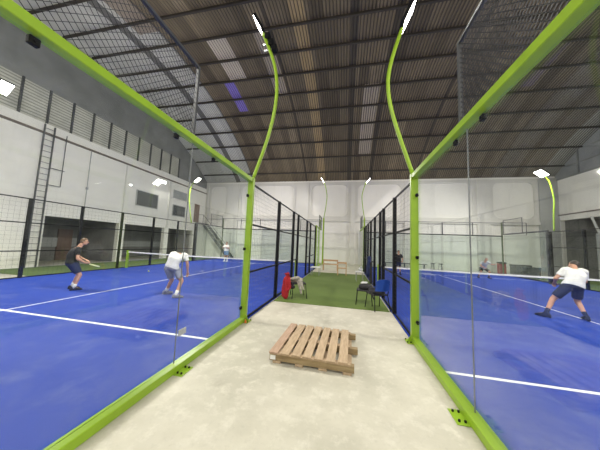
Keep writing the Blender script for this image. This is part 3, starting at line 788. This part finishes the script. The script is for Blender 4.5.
for x, lb in ((7.5, 'small dark stool right of the long bench behind the right court'), (8.1, 'small dark stool farther right behind the glass of the right court')):
    t = thing('stool', lb, 'stool', (x, 21.2, 0))
    MB().tube([(x, 21.2, .5), (x, 21.2, .55)], .18, 12).build('seat', 'black', t)
    for k in range(3):
        a = k*2*PI/3+.4; MB().tube([(x+.1*math.cos(a), 21.2+.1*math.sin(a), .5), (x+.17*math.cos(a), 21.2+.17*math.sin(a), 0)], .015, 6).build('leg', 'black', t)
for y, lb in ((12.0, 'dark cabinet in the recess under the right wall, nearer one'), (14.5, 'dark cabinet in the recess under the right wall, farther one')):
    t = thing('cabinet', lb, 'cabinet', (19.5, y, 0))
    MB().bbox((19.1, y-.6, 0), (19.9, y+.6, 1.3), .02).build('body', 'blackcloth', t)
    MB().bbox((19.07, y-.55, .05), (19.1, y-.02, 1.25), .005).build('door', 'greypost', t)
    MB().bbox((19.07, y+.02, .05), (19.1, y+.55, 1.25), .005).build('door', 'greypost', t)

# ball
tag(MB().ball((-9.76, 9.58, .012+.033), .033).build('tennis_ball', 'ball', smooth=True), 'yellow ball on the blue turf of the left court before the net', 'ball')

# ------------------------------------------------------------------ people
def hand(mb, w_, d, palmn, curl=.6, s=1.0):
    """w_ wrist, d direction of hand, palmn palm normal"""
    d = V(d).normalized(); pn = V(palmn); pn = (pn-d*pn.dot(d)).normalized(); sd = d.cross(pn)
    w_ = V(w_)
    c0 = w_+d*.02*s; c1 = w_+d*.085*s
    mb.loft([(w_, sd, pn, .024*s, .018*s), (w_+d*.03*s, sd, pn, .036*s, .017*s), (w_+d*.07*s, sd, pn, .042*s, .016*s), (c1, sd, pn, .040*s, .013*s)], 12)
    for k, (off, ln) in enumerate(((-.030, .070), (-.010, .080), (.010, .074), (.030, .058))):
        p = c1+sd*off*s-d*.01*s; dd = d.copy(); L = ln*s/3*1.15
        for j in range(3):
            a = curl*(.5+.5*j); q = dd*math.cos(a)+pn*math.sin(a); q = (d*math.cos(curl*(j+1)*.8)+pn*math.sin(curl*(j+1)*.8))
            p2 = p+q*L; mb.capsule(p, p2, .0085*s, .0078*s, 8); p = p2
    p = w_+d*.025*s-sd*.03*s; q = (d*.7-sd*.65+pn*.3).normalized(); p2 = p+q*.038*s; mb.capsule(p, p2, .012*s, .01*s, 8)
    mb.capsule(p2, p2+(d*.8-sd*.2+pn*.4).normalized()*.03*s, .0095*s, .008*s, 8)

def person(loc_, label, J, face, shirt, shorts, hair, shoe='whiteplastic', sock='cl_white', hands=None, vox=.008, sleeve=.62, legfrac=.78, s=1.0, extra=None, hairlong=False):
    L = V(loc_); J = {k: V(v)*s+L for k, v in J.items()}
    t = thing('person', label, 'person', loc_)
    hipL, hipR, shL, shR = J['hipL'], J['hipR'], J['shL'], J['shR']
    hc, sc = (hipL+hipR)/2, (shL+shR)/2
    ax = (sc-hc); H_ = ax.length; ax.normalize()
    def sec(tt, ra, rb, grow=0):
        r_ = ((hipR-hipL).normalized().lerp((shR-shL).normalized(), max(0, min(1, tt)))).normalized()
        r_ = (r_-ax*r_.dot(ax)).normalized(); f_ = r_.cross(ax)*-1
        bendv = J.get('bend', L)-L
        c = hc+ax*H_*tt+bendv*math.sin(PI*max(0, min(1, tt)))
        return (c, r_, f_, ra*s+grow, rb*s+grow)
    prof = [(-.16, .08, .07), (-.06, .145, .11), (.06, .165, .12), (.3, .15, .11), (.55, .165, .12), (.8, .185, .12), (.95, .16, .095), (1.04, .08, .07), (1.1, .055, .055)]
    mb = MB(); mb.loft([sec(*p) for p in prof])
    neck, head = J['neck'], J['head']
    mb.capsule(sc-ax*.03, head-(head-neck).normalized()*.04*s, .062*s, .055*s)
    f = V(face).normalized(); hup = (head-neck).normalized()
    rr = f.cross(hup).normalized(); hup = rr.cross(f).normalized()
    R = Matrix((rr, f, hup)).transposed()
    mb.ball(head, .074*s, .092*s, .112*s, R, 20, 14)
    mb.ball(head+f*.025*s-hup*.055*s, .055*s, .06*s, .055*s, R)          # jaw
    mb.capsule(head+f*.088*s+hup*.012*s, head+f*.108*s-hup*.018*s, .009*s, .014*s, 8)   # nose
    mb.capsule(head+f*.078*s-hup*.05*s-rr*.015*s, head+f*.078*s-hup*.05*s+rr*.015*s, .011*s, .011*s, 8)  # lips
    for q in (-1, 1): mb.ball(head+rr*q*.076*s-hup*.005*s-f*.005*s, .012*s, .022*s, .032*s, R, 10, 8)
    for q in 'LR':
        sh, el, wr = J['sh'+q], J['el'+q], J['wr'+q]
        mb.capsule(sh, el, .052*s, .040*s); mb.capsule(el, wr, .041*s, .026*s); mb.capsule(el, el.lerp(wr, .35), .041*s, .042*s)
        hd = (hands or {}).get(q)
        d = V(hd[0]) if hd else (wr-el)
        hand(mb, wr, d, hd[1] if hd else V((0, 0, -1)) + f*.2, hd[2] if hd else .45, s)
        hp, kn, an, toe = J['hip'+q], J['kn'+q], J['an'+q], J['toe'+q]
        mb.capsule(hp, kn, .088*s, .056*s); mb.capsule(kn, an, .054*s, .036*s); mb.capsule(kn.lerp(an, .18), kn.lerp(an, .42), .052*s, .05*s)
        mb.capsule(an, toe, .035*s, .025*s)
    body = mb.build('body', 'skin', t, remesh=vox)
    for q in (-1, 1):
        e = head+f*.083*s+hup*.015*s+rr*q*.03*s
        ob = MB().ball(e, .011*s, u=8, v=6).build('eye', 'black', t, smooth=True)
    # shirt
    mb = MB(); mb.loft([sec(p[0], p[1], p[2], .016+(.02 if p[0] < .1 else 0)) for p in prof[1:-1]])
    for q in 'LR':
        sh, el = J['sh'+q], J['el'+q]; e = sh.lerp(el, sleeve)
        mb.capsule(sc.lerp(sh, .7), sh, .085*s, .07*s)
        mb.tube([sh, sh.lerp(e, .5), e], [.068*s, .066*s, .068*s], 16)
    so = mb.build('shirt', shirt, t, remesh=max(vox, .011))
    mb = MB(); mb.loft([sec(-.16, .12, .10, .02), sec(-.06, .155, .12, .03), sec(.06, .17, .125, .026), sec(.13, .167, .122, .016)])
    for q in 'LR':
        hp, kn = J['hip'+q], J['kn'+q]
        mb.capsule(hp, hp.lerp(kn, .2), .102*s, .104*s)
        mb.tube([hp, hp.lerp(kn, .4), hp.lerp(kn, legfrac)], [.10*s, .098*s, .092*s], 16)
    mb.build('shorts', shorts, t, remesh=max(vox, .011))
    for q in 'LR':
        an, toe, kn = J['an'+q], J['toe'+q], J['kn'+q]
        d = (toe-an); d.z = 0; d.normalize() if d.length > 1e-5 else None
        sd = V((-d.y, d.x, 0)); z0 = min(toe.z, an.z)
        b = V((an.x, an.y, 0)); zf = J['an'+q].z-.085*s
        secs = []
        for u_, w_, h_ in ((-.085, .030, .04), (-.06, .040, .065), (0, .042, .07), (.07, .045, .05), (.13, .045, .036), (.18, .032, .026), (.195, .018, .016)):
            secs.append((V((an.x, an.y, zf+h_*s*.9))+d*u_*s, sd, V((0, 0, 1)), w_*s, h_*s*.9))
        MB().loft(secs, 16).build('shoe', shoe, t, smooth=True)
        MB().tube([an.lerp(kn, -.05), an.lerp(kn, .15), an.lerp(kn, .3)], [.044*s, .042*s, .046*s], 14).build('sock', sock, t, smooth=True)
    # hair: cap around the skull, open at the face
    bm = bmesh.new(); bmesh.ops.create_uvsphere(bm, u_segments=28, v_segments=18, radius=1)
    kill = [v for v in bm.verts if (v.co.y > .25 and v.co.z < .38) or v.co.z < (-.35 if not hairlong else -.75) or (v.co.y > -.1 and v.co.z < -.05)]
    bmesh.ops.delete(bm, geom=kill, context='VERTS')
    bmesh.ops.solidify(bm, geom=bm.faces[:], thickness=.08)
    for v in bm.verts: v.co = R @ V((v.co.x*.085*s, v.co.y*.102*s, v.co.z*.124*s)) + head + hup*.003
    MB().bm(bm).build('hair', hair, t, smooth=True)
    if extra: extra(t, J)
    return t

def racket(label, grip, direction, up_, face_m='yellowrkt'):
    g = V(grip); d = V(direction).normalized(); n_ = V(up_); n_ = (n_-d*n_.dot(d)).normalized(); sd = d.cross(n_)
    t = thing('padel_racket', label, 'racket', grip)
    MB().capsule(g-d*.07, g+d*.09, .015, .015, 10).build('grip', 'black', t, smooth=True)
    mb = MB(); n = 24; vs = []
    c = g+d*.26
    for k in (-1, 1):
        for i in range(n):
            a = 2*PI*i/n; vs.append(c+d*.15*math.cos(a)+sd*.125*math.sin(a)*(1-.15*math.cos(a+PI))+n_*k*.018)
    fs = [(i, (i+1) % n, n+(i+1) % n, n+i) for i in range(n)]+[tuple(range(n))[::-1], tuple(range(n, 2*n))]
    mb.add(vs, fs); mb.tube([g+d*.08, g+d*.13+sd*.04], .012, 6).tube([g+d*.08, g+d*.13-sd*.04], .012, 6)
    mb.build('racket_head', face_m, t)
    return t
Z = .012
# A: dark shirt, left of left court; faces the net
def turn(x, y, a=math.radians(50)): return (x*math.cos(a)-y*math.sin(a), x*math.sin(a)+y*math.cos(a))
def turned(J): return {k: (*turn(v[0], v[1]), v[2]) for k, v in J.items()}
person((-8.30, 5.47, Z), 'person in black shirt and navy shorts crouching ready with a racket on the left court',
   turned(dict(hipL=(-.14, .07, .80), hipR=(-.03, -.12, .80), shL=(-.08, .17, 1.27), shR=(.02, -.17, 1.26), neck=(.01, .01, 1.37), head=(.11, .03, 1.50),
        elL=(.0, .25, 1.00), wrL=(.20, .14, .90), elR=(.04, -.26, .98), wrR=(.21, -.14, .84),
        knL=(.06, .16, .45), knR=(.12, -.14, .46), anL=(-.06, .17, .085), anR=(.02, -.14, .085), toeL=(.06, .22, .04), toeR=(.15, -.12, .04), bend=(-.05, 0, .0))),
   (*turn(1, .1), -.05), 'cl_black', 'cl_navy', 'hairbrown', 'cl_black', 'cl_white', hands={'R': ((*turn(1, .15), -.25), (*turn(0, .3), 1), 1.0)}, s=1.0)
racket('pale yellow racket held in front by the player in the black shirt', (-8.30+turn(.29, -.13)[0], 5.47+turn(.29, -.13)[1], Z+.80), (*turn(.6, -.8), -.1), (*turn(.7, -.3), 1))
# B: white shirt bending, seen from behind
person((-4.9, 5.85, Z), 'person in white shirt and grey shorts bending forward on the left court near the glass',
   dict(hipL=(-.28, -.08, .78), hipR=(-.12, .04, .77), shL=(-.26, .02, 1.19), shR=(.0, .24, 1.15), neck=(-.22, .22, 1.22), head=(-.32, .32, 1.13),
        elL=(-.36, .16, .93), wrL=(-.28, .34, .75), elR=(.07, .26, .90), wrR=(.05, .32, .66),
        knL=(-.26, .08, .43), knR=(.08, .06, .43), anL=(-.46, .12, .095), anR=(.10, -.14, .085), toeL=(-.40, .24, .04), toeR=(.21, -.07, .04), bend=(.02, -.08, .06)),
   (-.45, .75, -.5), 'cl_white', 'cl_grey', 'hairgrey', 'cl_grey', 'cl_white', s=1.05)
# D: right court, back to us
person((5.93, 7.42, Z), 'person in white shirt and navy shorts bending with legs apart on the right court',
   dict(hipL=(.0, 0, .76), hipR=(.20, 0, .75), shL=(.06, .12, 1.15), shR=(.44, .10, 1.13), neck=(.33, .20, 1.24), head=(.40, .30, 1.28),
        elL=(-.08, .18, .93), wrL=(.04, .38, .80), elR=(.54, .22, .88), wrR=(.44, .42, .76),
        knL=(-.20, .14, .42), knR=(.29, .14, .42), anL=(-.48, -.02, .09), anR=(.31, -.03, .09), toeL=(-.55, .10, .04), toeR=(.37, .12, .04), bend=(0, -.06, .05)),
   (.1, 1, -.35), 'cl_white', 'cl_navy', 'hairdark', 'cl_navy', 'cl_navy', s=1.12)
racket('dark racket held low in front by the player bending on the right court', (5.93+.49, 7.42+.62, Z+.83), (-.3, .9, -.1), (0, .2, 1), 'greypost')
# upright figures farther off
def stand(arms, lean=0, hd=(0, 0)):
    d = dict(hipL=(-.09, 0, .92), hipR=(.09, 0, .92), shL=(-.18, lean, 1.38), shR=(.18, lean, 1.38), neck=(0, lean, 1.47), head=(0, lean+.03, 1.60),
        knL=(-.11, .03, .48), knR=(.11, .03, .48), anL=(-.13, 0, .085), anR=(.13, 0, .085), toeL=(-.14, -.12, .04), toeR=(.14, -.12, .04))
    d.update(arms); return d
def flip(d): return {k: (v[0], -v[1], v[2]) for k, v in d.items()}
person((-9.95, 17.3, Z), 'person in white shirt and light blue shorts standing far down the left court',
   stand(dict(elL=(-.32, -.12, 1.12), wrL=(-.14, -.32, 1.22), elR=(.32, -.12, 1.12), wrR=(.14, -.32, 1.22)), -.02), (0, -1, -.1), 'cl_white', 'cl_lblue', 'hairdark', vox=.011, s=.98)
person((8.9, 16.6, Z), 'person in light grey shirt crouching far down the right court behind the net',
   dict(hipL=(-.12, .1, .66), hipR=(.08, .12, .66), shL=(-.20, -.12, 1.02), shR=(.14, -.16, 1.04), neck=(-.02, -.2, 1.12), head=(.0, -.27, 1.23),
        elL=(-.32, -.22, .80), wrL=(-.22, -.42, .72), elR=(.34, -.22, .90), wrR=(.46, -.42, .98),
        knL=(-.25, -.12, .42), knR=(.25, -.1, .42), anL=(-.3, .1, .085), anR=(.3, .1, .085), toeL=(-.32, -.04, .04), toeR=(.34, -.04, .04)),
   (0, -1, 0), 'cl_lgrey', 'cl_black', 'hairgrey', 'cl_black', 'cl_black', vox=.011)
person((3.45, 15.6, Z), 'person in black clothes standing far down the right court seen through the fence',
   stand(dict(elL=(-.28, -.05, 1.1), wrL=(-.25, -.28, .98), elR=(.28, -.05, 1.1), wrR=(.2, -.3, .98)), -.08), (-.2, -1, -.3), 'cl_black', 'cl_navy', 'hairdark', 'cl_black', 'cl_black', vox=.011, s=.92)
